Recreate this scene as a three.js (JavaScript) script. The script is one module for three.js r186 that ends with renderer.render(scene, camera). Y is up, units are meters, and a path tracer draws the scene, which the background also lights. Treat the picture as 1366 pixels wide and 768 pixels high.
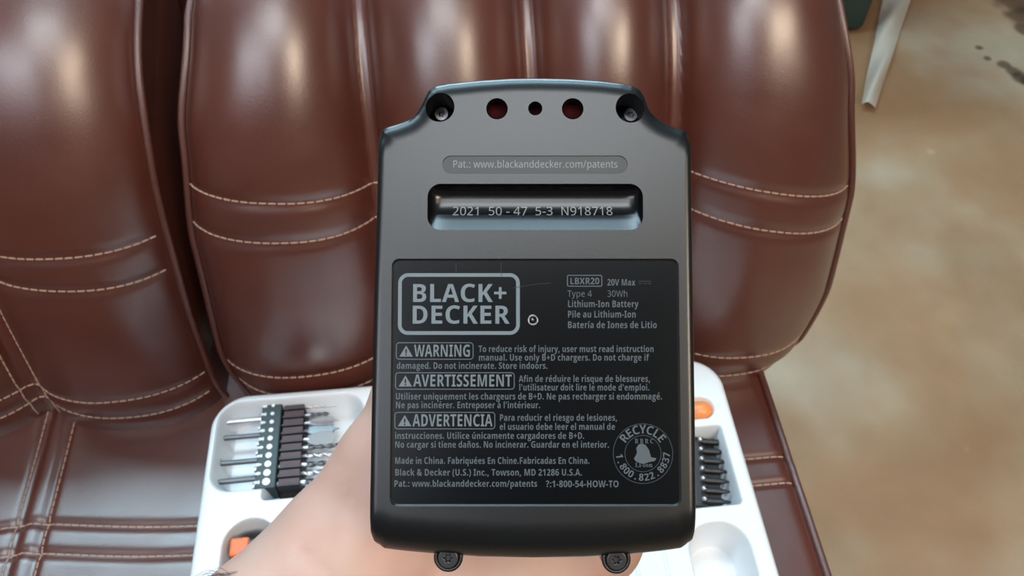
import * as THREE from 'three';
import { mergeGeometries, mergeVertices, toCreasedNormals } from 'three/addons/utils/BufferGeometryUtils.js';
import { RoundedBoxGeometry } from 'three/addons/geometries/RoundedBoxGeometry.js';
import { MarchingCubes } from 'three/addons/objects/MarchingCubes.js';
import { ImprovedNoise } from 'three/addons/math/ImprovedNoise.js';
import { RectAreaLightUniformsLib } from 'three/addons/lights/RectAreaLightUniformsLib.js';
import { Brush, Evaluator, SUBTRACTION } from 'three-bvh-csg';

// ---------------------------------------------------------------- camera, light, exposure
const W = 1366, H = 768, F = 1100;                 // frame and focal length in pixels
const SEAT = 0.42;                                 // height of the seat; the sofa runs along x, its back is towards -z
const YAW = THREE.MathUtils.degToRad(5.5), PITCH = THREE.MathUtils.degToRad(52);
const scene = new THREE.Scene();
scene.background = new THREE.Color(0x0a0a0c);
const camera = new THREE.PerspectiveCamera(2 * Math.atan(H / 2 / F) * 180 / Math.PI, W / H, 0.01, 50);
camera.position.set(0, SEAT + 0.66, 0);
const fwd = new THREE.Vector3(Math.sin(YAW) * Math.cos(PITCH), -Math.sin(PITCH), -Math.cos(YAW) * Math.cos(PITCH));
camera.up.set(0, 1, 0);
camera.lookAt(camera.position.clone().add(fwd));
camera.updateMatrixWorld(true);
camera.focus = 0.19; camera.userData.fStop = 48;
scene.add(camera);

const renderer = new THREE.WebGLRenderer({ antialias: true });
renderer.toneMapping = THREE.LinearToneMapping;
renderer.toneMappingExposure = 1.04;
renderer.shadowMap.enabled = true;
RectAreaLightUniformsLib.init();

// lamps: position, size, direction the panel faces, colour, radiance
const LAMPS = [
  { name: 'ceiling_light', label: 'warm white ceiling light panel on the right of the room', p: [1.15, 2.52, 1.20], s: [0.8, 0.8], c: [1.0, 0.82, 0.62], i: 22 },
  { name: 'ceiling_light', label: 'cool white large ceiling light panel on the left of the room', p: [-1.15, 2.52, 1.05], s: [1.4, 0.8], c: [0.84, 0.90, 1.0], i: 6 },
  { name: 'ceiling_light', label: 'neutral white small ceiling light panel right above the camera', p: [0.0, 2.52, 0.36], s: [0.9, 0.5], c: [0.92, 0.97, 1.0], i: 9 },
  { name: 'ceiling_light', label: 'long bluish white ceiling light panel behind the sofa', p: [-0.60, 2.52, -1.38], s: [2.4, 0.5], c: [0.60, 0.86, 1.0], i: 13 },
];

const DAYLIGHT = { c: [0.50, 0.82, 1.0], i: 22, w: 1.7, h: 0.6, x: 0.0, y: 1.88 };   // frosted window in the wall behind the sofa

// ---------------------------------------------------------------- helpers
const perlin = new ImprovedNoise();
let seed = 7;
const rnd = () => { seed = (seed * 1664525 + 1013904223) >>> 0; return seed / 4294967296; };
const clamp = (x, a = 0, b = 1) => Math.min(b, Math.max(a, x));
const smooth = (a, b, x) => { const t = clamp((x - a) / (b - a)); return t * t * (3 - 2 * t); };
const lerp = (a, b, t) => a + (b - a) * t;
const fbm = (x, y, z = 0, o = 4) => { let s = 0, a = 0.5; for (let i = 0; i < o; i++) { s += a * perlin.noise(x, y, z + i * 7.3); x *= 2.03; y *= 2.03; z *= 2.03; a *= 0.5; } return s; };
const used = new Map();
function numbered(name) { const n = used.get(name) ?? 0; used.set(name, n + 1); return n ? `${name}_${String(n).padStart(3, '0')}` : name; }
function mesh(name, geometry, material, parent) {
  const m = new THREE.Mesh(geometry, material);
  m.name = parent ? name : numbered(name);
  m.castShadow = m.receiveShadow = true;
  (parent ?? scene).add(m);
  if (parent) { const k = parent.children.filter((c) => c.userData.base === name).length; if (k) m.name = `${name}_${String(k).padStart(3, '0')}`; m.userData.base = name; }
  return m;
}
function tag(o, label, category, group, kind) {
  o.userData.label = label; o.userData.category = category;
  if (group) o.userData.group = group;
  if (kind) o.userData.kind = kind;
  return o;
}
function thing(name, label, category, pos = [0, 0, 0], group) {
  const o = new THREE.Group(); o.name = numbered(name); o.position.set(...pos); scene.add(o);
  return tag(o, label, category, group);
}
function struct(name, geometry, material, pos) { const m = mesh(name, geometry, material); if (pos) m.position.set(...pos); m.userData.kind = 'structure'; return m; }
const box = (w, h, d, x = 0, y = 0, z = 0) => new THREE.BoxGeometry(w, h, d).translate(x, y, z);
const rbox = (w, h, d, r, x = 0, y = 0, z = 0, seg = 3) => new RoundedBoxGeometry(w, h, d, seg, r).translate(x, y, z);
function plain(g) { const r = g.index ? g.toNonIndexed() : g; for (const k of Object.keys(r.attributes)) if (!['position', 'normal', 'uv'].includes(k)) r.deleteAttribute(k); if (!r.attributes.uv) r.setAttribute('uv', new THREE.BufferAttribute(new Float32Array(r.attributes.position.count * 2), 2)); return r; }
const merge = (list) => mergeGeometries(list.map(plain));
function rod(a, b, r0, r1 = r0, seg = 12) {           // tapered bar from a to b
  const A = new THREE.Vector3(...a), B = new THREE.Vector3(...b), d = B.clone().sub(A), L = d.length();
  const g = new THREE.CylinderGeometry(r1, r0, L, seg).translate(0, L / 2, 0);
  g.applyQuaternion(new THREE.Quaternion().setFromUnitVectors(new THREE.Vector3(0, 1, 0), d.normalize()));
  return g.translate(...a);
}
// a grid surface: f(i / nu, j / nv) -> {p: Vector3, uv: [u, v]}
function grid(us, vs, f, flip = false) {
  const pos = [], uv = [], idx = [], nu = us.length, nv = vs.length;
  for (let j = 0; j < nv; j++) for (let i = 0; i < nu; i++) { const q = f(us[i], vs[j], i, j); pos.push(q[0], q[1], q[2]); uv.push(q[3] ?? us[i], q[4] ?? vs[j]); }
  for (let j = 0; j < nv - 1; j++) for (let i = 0; i < nu - 1; i++) {
    const a = j * nu + i, b = a + 1, c = a + nu, d = c + 1;
    if (flip) idx.push(a, c, b, b, c, d); else idx.push(a, b, c, b, d, c);
  }
  const g = new THREE.BufferGeometry();
  g.setAttribute('position', new THREE.Float32BufferAttribute(pos, 3));
  g.setAttribute('uv', new THREE.Float32BufferAttribute(uv, 2));
  g.setIndex(idx); g.computeVertexNormals();
  return g;
}
const range = (a, b, n) => Array.from({ length: n + 1 }, (_, i) => a + (b - a) * i / n);
function dataTexture(n, f, srgb, rep = true) {
  const d = new Uint8Array(n * n * 4);
  for (let y = 0; y < n; y++) for (let x = 0; x < n; x++) { const c = f(x / n, y / n), o = (y * n + x) * 4; for (let k = 0; k < 3; k++) d[o + k] = clamp(Array.isArray(c) ? c[k] : c, 0, 1) * 255; d[o + 3] = 255; }
  const t = new THREE.DataTexture(d, n, n);
  t.magFilter = THREE.LinearFilter; t.minFilter = THREE.LinearMipmapLinearFilter; t.generateMipmaps = true;
  if (rep) t.wrapS = t.wrapT = THREE.RepeatWrapping;
  if (srgb) t.colorSpace = THREE.SRGBColorSpace;
  t.needsUpdate = true;
  return t;
}
// periodic noise, so that a repeated texture has no seam
const tile = (u, v, f, z) => { const a = u * Math.PI * 2, b = v * Math.PI * 2, R = f / (Math.PI * 2); return fbm3(Math.cos(a) * R + 11, Math.sin(a) * R + 5, Math.cos(b) * R + 3, Math.sin(b) * R + z); };
function fbm3(x, y, z, w) { return 0.6 * perlin.noise(x + w * 0.37, y + z * 0.61, z + w) + 0.4 * perlin.noise(x * 2 + z * 1.7, y * 2 + w * 1.3, w * 2); }
function canvasTexture(w, h, draw) {
  const c = document.createElement('canvas'); c.width = w; c.height = h; const x = c.getContext('2d'); draw(x, w, h);
  const t = new THREE.CanvasTexture(c); t.colorSpace = THREE.SRGBColorSpace; t.anisotropy = 8; return t;
}
const std = (o) => new THREE.MeshStandardMaterial(o);
const phys = (o) => new THREE.MeshPhysicalMaterial(o);

// ---------------------------------------------------------------- materials
const leatherBump = dataTexture(512, (u, v) => 0.5 + 0.5 * tile(u, v, 42, 2) + 0.25 * tile(u, v, 90, 8));
const leatherTone = dataTexture(256, (u, v) => { const n = tile(u, v, 5, 1); return [0.88 + 0.18 * n, 0.88 + 0.2 * n, 0.88 + 0.22 * n]; });
for (const t of [leatherBump]) t.repeat.set(16, 16);
leatherTone.repeat.set(3, 3);
const leatherRough = dataTexture(256, (u, v) => { const r = 0.88 + 0.22 * tile(u, v, 6, 4); return [r, r, r]; });
leatherRough.repeat.set(4, 4);
const M = {
  leather: phys({ color: new THREE.Color().setRGB(0.098, 0.0205, 0.0105), roughness: 0.42, ior: 1.7, clearcoat: 1, clearcoatRoughness: 0.32, roughnessMap: leatherRough, map: leatherTone, bumpMap: leatherBump, bumpScale: 0.00012, specularIntensity: 0.9 }),
  thread: std({ color: new THREE.Color().setRGB(0.46, 0.30, 0.22), roughness: 0.8 }),
  whitePlastic: phys({ color: new THREE.Color().setRGB(0.74, 0.77, 0.80), roughness: 0.38 }),
  blackPlastic: phys({ color: new THREE.Color().setRGB(0.0042, 0.0049, 0.0058), roughness: 0.31, bumpMap: leatherBump.clone(), bumpScale: 0.00001 }),
  darkInside: std({ color: new THREE.Color().setRGB(0.01, 0.008, 0.008), roughness: 0.6 }),
  redLens: phys({ color: new THREE.Color().setRGB(0.030, 0.0008, 0.0012), roughness: 0.7, specularIntensity: 0.15 }),
  steel: std({ color: new THREE.Color().setRGB(0.62, 0.62, 0.63), roughness: 0.28, metalness: 1 }),
  darkSteel: std({ color: new THREE.Color().setRGB(0.16, 0.16, 0.165), roughness: 0.34, metalness: 1 }),
  blackSteel: std({ color: new THREE.Color().setRGB(0.05, 0.05, 0.052), roughness: 0.35, metalness: 0.8 }),
  holder: phys({ color: new THREE.Color().setRGB(0.022, 0.036, 0.038), roughness: 0.45 }),
  holderDark: phys({ color: new THREE.Color().setRGB(0.020, 0.016, 0.018), roughness: 0.4 }),
  slotBrown: std({ color: new THREE.Color().setRGB(0.075, 0.035, 0.036), roughness: 0.5 }),
  orange: phys({ color: new THREE.Color().setRGB(0.85, 0.16, 0.035), roughness: 0.4 }),
  paleOrange: phys({ color: new THREE.Color().setRGB(0.80, 0.27, 0.08), roughness: 0.35 }),
  print: std({ color: new THREE.Color().setRGB(0.85, 0.9, 0.9), roughness: 0.5 }),
  wall: std({ color: new THREE.Color().setRGB(0.16, 0.135, 0.12), roughness: 0.9 }),
  ceiling: std({ color: new THREE.Color().setRGB(0.36, 0.36, 0.37), roughness: 0.9 }),
  teal: phys({ color: new THREE.Color().setRGB(0.022, 0.045, 0.042), roughness: 0.5 }),
  hair: std({ color: new THREE.Color().setRGB(0.02, 0.014, 0.012), roughness: 0.5 }),
  metalGrey: std({ color: new THREE.Color().setRGB(0.5, 0.5, 0.5), roughness: 0.5 }),
};
M.blackPlastic.bumpMap.repeat.set(60, 60);

// ---------------------------------------------------------------- the room
const X0 = -2.2, X1 = 2.6, Z0 = -2.5, Z1 = 3.4, TOP = 2.6;
const DRIPS = [[1.143, -1.398, 0.009], [1.144, -1.361, 0.008], [1.169, -1.336, 0.014], [1.177, -1.312, 0.016], [1.184, -1.290, 0.020], [1.20, -1.275, 0.022], [1.29, -1.50, 0.035], [1.275, -1.45, 0.025], [1.30, -1.56, 0.05]];
const floorTone = (() => {                             // bare concrete, ochre with grey worn patches and dark spots; 5.9 m across
  const n = 1900, size = 5.9;
  return dataTexture(n, (u, v) => {
    const x = X0 + u * size, z = Z0 + v * size;         // metres
    const big = fbm(x * 1.6 + 3, z * 1.6 + 9, 0.5, 5), mid = fbm(x * 5.1, z * 5.1, 4, 4), fine = fbm(x * 24, z * 24, 9, 3);
    let worn = smooth(-0.12, 0.26, big * 0.9 + 0.36 * (z + 0.85) - 0.10 * Math.abs(x - 0.9) + 0.15 * mid);
    const ochre = [0.560, 0.418, 0.295], grey = [0.615, 0.550, 0.470];
    const c = ochre.map((o, k) => lerp(o, grey[k], worn) * (1 + 0.09 * mid + 0.04 * fine));
    const brown = smooth(0.05, 0.35, fbm(x * 2.7 + 40, z * 2.7 + 8, 2, 4));
    for (let k = 0; k < 3; k++) c[k] *= 1 - brown * [0.06, 0.09, 0.13][k];
    const pale = smooth(0.33, 0.36, fbm(x * 7 + 1, z * 7 + 71, 3, 3)) * 0.05;
    for (let k = 0; k < 3; k++) c[k] += pale;
    for (const [sx, sz, r] of DRIPS) { // dried drips
      const d = Math.hypot(x - sx, z - sz) / r, m = 0.55 * (1 - smooth(0.6, 1.3, d + 0.5 * fine)); for (let k = 0; k < 3; k++) c[k] *= 1 - m * [0.7, 0.8, 0.9][k];
    }
    return c;
  }, true, false);
})();
M.floor = std({ map: floorTone, roughness: 0.62, bumpMap: leatherBump.clone(), bumpScale: 0.0004 });
M.floor.bumpMap.repeat.set(10, 10);
{
  const g = new THREE.BoxGeometry(X1 - X0 + 0.2, 0.1, Z1 - Z0 + 0.2), p = g.attributes.position, uv = g.attributes.uv;
  const cx = (X0 + X1) / 2, cz = (Z0 + Z1) / 2;
  for (let i = 0; i < p.count; i++) uv.setXY(i, (p.getX(i) + cx - X0) / 5.9, (p.getZ(i) + cz - Z0) / 5.9);
  struct('floor', g, M.floor, [cx, -0.05, cz]);
  struct('ceiling', box(X1 - X0 + 0.2, 0.1, Z1 - Z0 + 0.2), M.ceiling, [cx, TOP + 0.05, cz]);
  struct('wall_back', box(X1 - X0 + 0.2, TOP, 0.1), M.wall, [cx, TOP / 2, Z0 - 0.05]);
  struct('wall_front', box(X1 - X0 + 0.2, TOP, 0.1), M.wall, [cx, TOP / 2, Z1 + 0.05]);
  struct('wall_left', box(0.1, TOP, Z1 - Z0), M.wall, [X0 - 0.05, TOP / 2, cz]);
  struct('wall_right', box(0.1, TOP, Z1 - Z0), M.wall, [X1 + 0.05, TOP / 2, cz]);
}
for (const L of LAMPS) {
  const t = thing(L.name, L.label, 'lamp', L.p);
  const [w, d] = L.s, col = new THREE.Color().setRGB(...L.c);
  const rim = 0.03, hgt = TOP - L.p[1];
  mesh('housing', merge([box(w + 2 * rim, hgt, rim, 0, hgt / 2, d / 2 + rim / 2), box(w + 2 * rim, hgt, rim, 0, hgt / 2, -d / 2 - rim / 2), box(rim, hgt, d, w / 2 + rim / 2, hgt / 2, 0), box(rim, hgt, d, -w / 2 - rim / 2, hgt / 2, 0)]), M.metalGrey, t);
  mesh('diffuser', box(w, 0.01, d, 0, 0.02, 0), std({ color: 0xffffff, roughness: 0.6, emissive: col, emissiveIntensity: 1.5 }), t);
  const light = new THREE.RectAreaLight(col, L.i, w, d);
  light.position.set(0, 0.008, 0); light.lookAt(new THREE.Vector3(0, -1, 0)); light.rotation.set(-Math.PI / 2, 0, 0);
  light.castShadow = true; t.add(light);
}

{
  const D = DAYLIGHT, col = new THREE.Color().setRGB(...D.c), f = 0.05;
  const w = struct('window_1', merge([box(D.w + 2 * f, f, 0.06, 0, D.h / 2 + f / 2, 0), box(D.w + 2 * f, f, 0.06, 0, -D.h / 2 - f / 2, 0), box(f, D.h, 0.06, D.w / 2 + f / 2, 0, 0), box(f, D.h, 0.06, -D.w / 2 - f / 2, 0, 0), box(0.03, D.h, 0.03, 0, 0, -0.01)]), M.ceiling, [D.x, D.y, Z0 + 0.03]);
  for (const sx of [-1, 1]) mesh('pane', box(D.w / 2 - 0.015, D.h, 0.006, sx * (D.w / 4 + 0.0075), 0, -0.015), std({ color: 0xffffff, roughness: 0.5, emissive: col, emissiveIntensity: 1.5 }), w);
  const l = new THREE.RectAreaLight(col, D.i, D.w, D.h); l.position.set(0, 0, 0.012); l.rotation.y = Math.PI; l.castShadow = true; w.add(l);
}

// ---------------------------------------------------------------- the sofa
const sofa = thing('sofa', 'brown leather sofa with channel-quilted back cushions and pale stitching', 'sofa', [0, SEAT, 0]);
// stitches laid along a list of points (each with its normal): short thread segments sunk halfway into the leather
function stitches(points, normals, len = 0.0052, gap = 0.0016, r = 0.00072) {
  const out = []; let acc = 0, start = null;
  const cum = [0]; for (let i = 1; i < points.length; i++) cum.push(cum[i - 1] + points[i].distanceTo(points[i - 1]));
  const at = (s) => { let i = 1; while (i < cum.length - 1 && cum[i] < s) i++; const t = clamp((s - cum[i - 1]) / (cum[i] - cum[i - 1] || 1)); return [points[i - 1].clone().lerp(points[i], t), normals[i - 1].clone().lerp(normals[i], t).normalize()]; };
  const q = new THREE.Quaternion(), up = new THREE.Vector3(0, 1, 0);
  for (let s = 0; s + len < cum.at(-1); s += len + gap) {
    const [a, n] = at(s), [b, n2] = at(s + len);
    const d = b.clone().sub(a), L = d.length(); if (L < 1e-5) continue;
    const g = new THREE.CapsuleGeometry(r, Math.max(L - r, 1e-4), 2, 6);
    g.applyQuaternion(q.setFromUnitVectors(up, d.normalize()));
    const c = a.lerp(b, 0.5).addScaledVector(n, 0.0003); g.translate(c.x, c.y, c.z); out.push(plain(g));
  }
  return mergeGeometries(out);
}
const V = (x, y, z) => new THREE.Vector3(x, y, z);
// profile of a back cushion, from the tuck at the seat up over the rolled top and down the back: [height, z]
const PROFILE = [[-0.030, -0.500], [-0.034, -0.455], [-0.016, -0.420], [0.025, -0.414], [0.08, -0.426], [0.14, -0.443], [0.19, -0.459], [0.235, -0.478], [0.272, -0.500], [0.302, -0.528], [0.323, -0.562], [0.332, -0.600], [0.322, -0.640], [0.28, -0.660], [0.15, -0.630], [0.02, -0.580]];
const profCurve = new THREE.CatmullRomCurve3(PROFILE.map(([h, z]) => V(0, h, z)), false, 'centripetal');
const PT = 400, profPts = profCurve.getSpacedPoints(PT);
const profN = profPts.map((p, i) => { const a = profPts[Math.max(0, i - 1)], b = profPts[Math.min(PT, i + 1)], t = b.clone().sub(a).normalize(); return V(0, -t.z, t.y).multiplyScalar(-1); });
if (profN[100].z < 0) profN.forEach((n) => n.multiplyScalar(-1));
const FRONT = profPts.map((p, i) => [p.y, i]).filter(([y, i]) => i > 20 && i < PT * 0.52);
function fiAt(h) { for (let k = 1; k < FRONT.length; k++) if (FRONT[k][0] >= h && FRONT[k - 1][0] <= h) return FRONT[k - 1][1] + (h - FRONT[k - 1][0]) / (FRONT[k][0] - FRONT[k - 1][0] || 1); return FRONT[0][1]; }
function backCushion(edgeL, edgeR, seams, bulge, rowH, cutL = -9) {
  // edgeL / edgeR give x of the two edges at a height; seams are x positions of the vertical seams
  const bounds = (h) => [edgeL(h), ...seams, edgeR(h)];
  const amp = (i) => smooth(6, 46, i) * (0.72 + 0.28 * smooth(45, 110, i)) * (1 - 0.55 * smooth(PT * 0.62, PT * 0.85, i));
  function P(x, fi) {
    const i = clamp(Math.floor(fi), 0, PT - 1), t = fi - i, p = profPts[i].clone().lerp(profPts[i + 1], t), n = profN[i].clone().lerp(profN[i + 1], t).normalize();
    const b = bounds(p.y); let k = 0; while (k < b.length - 2 && x > b[k + 1]) k++;
    const x0 = b[k] + (k ? 0.0055 : 0.002), x1 = b[k + 1] - (k < b.length - 2 ? 0.0055 : 0.002);
    const q = clamp((x - x0) / (x1 - x0));
    let e = Math.pow(Math.max(0, 1 - Math.pow(Math.abs(2 * q - 1), 2.3)), 0.72) * bulge * amp(fi);
    for (const r of rowH) e -= 0.0022 * Math.exp(-(((p.y - r(x)) / 0.0042) ** 2)) * (fi < PT * 0.5 ? 1 : 0) * smooth(0.0, 0.1, Math.min(q, 1 - q) + 0.03);
    for (const s of seams) { const d = Math.abs(x - s); e += 0.0016 * Math.exp(-(((d - 0.0048) / 0.0015) ** 2)); }
    e += 0.0016 * fbm(x * 9, fi * 0.012, 3, 3);
    return { p: p.addScaledVector(n, e).setX(x), n };
  }
  const us = range(0, 1, 430), vs = range(0, PT, 330);
  const at = (u, fi) => { const i = clamp(Math.round(fi), 0, PT), b = bounds(profPts[i].y); return lerp(b[0], b.at(-1), u); };
  const front = grid(us, vs, (u, fi) => { const x = at(u, fi), q = P(x, fi).p; return [q.x, q.y, q.z, x, fi / PT * 1.2]; });
  // the two flat ends: the profile loop filled, puffed outwards a little
  const loop = range(0, PT, 130).map((fi) => profPts[Math.round(fi)]);
  const tris = THREE.ShapeUtils.triangulateShape(loop.map((p) => new THREE.Vector2(p.z, p.y)), []);
  const ends = [edgeL, edgeR].map((edge, k) => {
    const g = new THREE.BufferGeometry(), pos = [], uv = [];
    for (const t of tris) for (const i of k ? t : [t[0], t[2], t[1]]) { const p = loop[i]; pos.push(edge(p.y), p.y, p.z); uv.push(p.z, p.y); }
    g.setAttribute('position', new THREE.Float32BufferAttribute(pos, 3)); g.setAttribute('uv', new THREE.Float32BufferAttribute(uv, 2)); g.computeVertexNormals(); return g;
  });
  const body = mesh('back_cushion', merge([front, ...ends]), M.leather, sofa);
  // piping round both ends
  for (const [edge, sgn] of [[edgeL, -1], [edgeR, 1]]) {
    const pts = range(8, PT - 8, 90).map((fi) => { const p = profPts[Math.round(fi)], n = profN[Math.round(fi)]; return V(edge(p.y) + sgn * 0.0005, p.y, p.z).addScaledVector(n, 0.0006); });
    mesh('piping', new THREE.TubeGeometry(new THREE.CatmullRomCurve3(pts), 300, 0.0032, 8), M.leather, body);
  }
  rowH.forEach((r) => {                                  // double rows across every channel
    const b1 = bounds(r(0)), xs = range(0.004, 0.996, 400).map((u) => lerp(b1[0], b1.at(-1), u)).filter((x) => x > cutL), qs = xs.map((x) => P(x, fiAt(r(x))));
    mesh('stitching', stitches(qs.map((q) => q.p), qs.map((q) => q.n)), M.thread, body);
  });
  return { body, P };
}
const pw = (pairs) => (h) => { if (h <= pairs[0][0]) return pairs[0][1]; for (let i = 1; i < pairs.length; i++) if (h <= pairs[i][0]) { const [a, x] = pairs[i - 1], [b, y] = pairs[i], t = smooth(a, b, h); return lerp(x, y, lerp((h - a) / (b - a), t, 0.5)); } return pairs.at(-1)[1]; };
const centre = backCushion(
  pw([[-0.03, -0.190], [0.0, -0.203], [0.06, -0.213], [0.17, -0.208], [0.25, -0.197], [0.31, -0.182], [0.37, -0.150]]),
  pw([[-0.034, 0.262], [-0.015, 0.290], [0.02, 0.312], [0.08, 0.324], [0.17, 0.324], [0.25, 0.310], [0.31, 0.297], [0.37, 0.280]]),
  [-0.060, 0.062, 0.172], 0.042, [[[-0.2, 0.216], [-0.06, 0.207], [0.17, 0.205], [0.33, 0.181]], [[-0.2, 0.187], [-0.06, 0.180], [0.17, 0.176], [0.33, 0.152]], [[-0.2, 0.052], [-0.06, 0.055], [0.17, 0.036], [0.33, 0.032]], [[-0.2, 0.030], [-0.06, 0.032], [0.17, 0.009], [0.33, 0.010]]].map(pw));
centre.body.userData.label = 'middle back cushion with four padded channels';
const leftSide = backCushion(
  pw([[-0.03, -0.86], [0.37, -0.86]]),
  pw([[-0.03, -0.222], [0.02, -0.228], [0.10, -0.230], [0.20, -0.227], [0.28, -0.222], [0.37, -0.210]]),
  [-0.70, -0.54, -0.380], 0.040, [[[-0.38, 0.186], [-0.22, 0.180]], [[-0.38, 0.164], [-0.22, 0.150]], [[-0.38, 0.040], [-0.22, 0.042]], [[-0.38, 0.022], [-0.22, 0.018]]].map(pw), -0.62);
leftSide.body.userData.label = 'left back cushion in darker shade';
// vertical stitching beside the left cushion's seam, below the upper rows
for (const dx of [-0.0095, 0.0095]) {
  const q = range(fiAt(0.005), fiAt(0.16), 120).map((fi) => leftSide.P(-0.380 + dx, fi));
  mesh('stitching', stitches(q.map((a) => a.p), q.map((a) => a.n)), M.thread, leftSide.body);
}
// the seat: one long cushion with a paired seam, soft front and a piped right edge
{
  const x0 = -0.86, x1 = 0.278, z0 = -0.47, z1 = 0.10, seams = [-0.382, -0.362];
  const rowZ = (x, z) => { const q = x < -0.372 ? (x + 0.86) / 0.488 : (x + 0.372) / 0.65; return z + 0.016 * Math.sin(Math.PI * clamp(q * (x < -0.372 ? 1 : 1.9))) * (q * (x < -0.372 ? 1 : 1.9) < 1 ? 1 : 0); };
  const R0 = -0.306, R1 = -0.281;
  const top = (x, z) => {
    let y = -0.001;
    const de = Math.min(x1 - x, x - x0), df = z1 - z;
    y -= 0.016 * (1 - Math.sqrt(clamp(1 - (1 - clamp(de / 0.018)) ** 2))) + 0.03 * (1 - Math.sqrt(clamp(1 - (1 - clamp(df / 0.04)) ** 2)));
    for (const s of seams) y -= 0.0035 * Math.exp(-(((x - s) / 0.004) ** 2));
    for (const r of [R0, R1]) y -= 0.0022 * Math.exp(-(((z - rowZ(x, r)) / 0.0035) ** 2));
    y += 0.0018 * fbm(x * 8 + 4, z * 8, 1, 3);
    return y;
  };
  const us = range(x0, x1, 420), vs = range(z0, z1, 230);
  const face = grid(us, vs, (x, z) => [x, top(x, z), z, x, z], true);
  const side = (a, b, n, down) => { const vs2 = range(0, 1, n); return grid(vs2, [0, 1], (u, v) => { const x = lerp(a[0], b[0], u), z = lerp(a[1], b[1], u), y = lerp(top(x, z), -down, v); return [x, y, z, (x + z), y]; }, true); };
  const D = 0.14, seat = mesh('seat_cushion', merge([face, side([x1, z1], [x1, z0], 120, D), side([x0, z0], [x0, z1], 60, D), side([x0, z1], [x1, z1], 200, D), side([x1, z0], [x0, z0], 20, D), box(x1 - x0, 0.01, z1 - z0, (x0 + x1) / 2, -D, (z0 + z1) / 2)]), M.leather, sofa);
  const up = V(0, 1, 0);
  const line = (xs, f) => { const pts = xs.map((x) => { const [a, b] = f(x); return V(a, top(a, b), b); }); mesh('stitching', stitches(pts, pts.map(() => up)), M.thread, seat); };
  for (const s of seams) line(range(-0.42, 0.08, 200), (z) => [s + (s < -0.372 ? -0.003 : 0.003), z]);
  for (const r of [R0, R1]) line(range(-0.60, 0.270, 260), (x) => [x, rowZ(x, r)]);
  const edge = range(-0.45, 0.07, 60).map((z) => V(x1 - 0.004, top(x1 - 0.006, z) + 0.001, z));
  mesh('piping', new THREE.TubeGeometry(new THREE.CatmullRomCurve3(edge), 160, 0.0034, 8), M.leather, seat);
  mesh('base', merge([rbox(x1 - x0 - 0.02, 0.20, 0.56, 0.015, (x0 + x1) / 2, -D - 0.10, -0.20)]), M.leather, sofa);
  for (const [fx, fz] of [[x0 + 0.08, 0.03], [x1 - 0.08, 0.03], [x0 + 0.08, -0.42], [x1 - 0.08, -0.42]]) mesh('foot', new THREE.CylinderGeometry(0.022, 0.016, SEAT - D - 0.198, 20).translate(fx, -(SEAT + D + 0.198) / 2, fz), M.blackPlastic, sofa);
  mesh('back_frame', rbox(x1 - x0 - 0.06, 0.62, 0.05, 0.02, (x0 + x1) / 2 - 0.01, -0.02, -0.70), M.leather, sofa);
}

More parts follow.
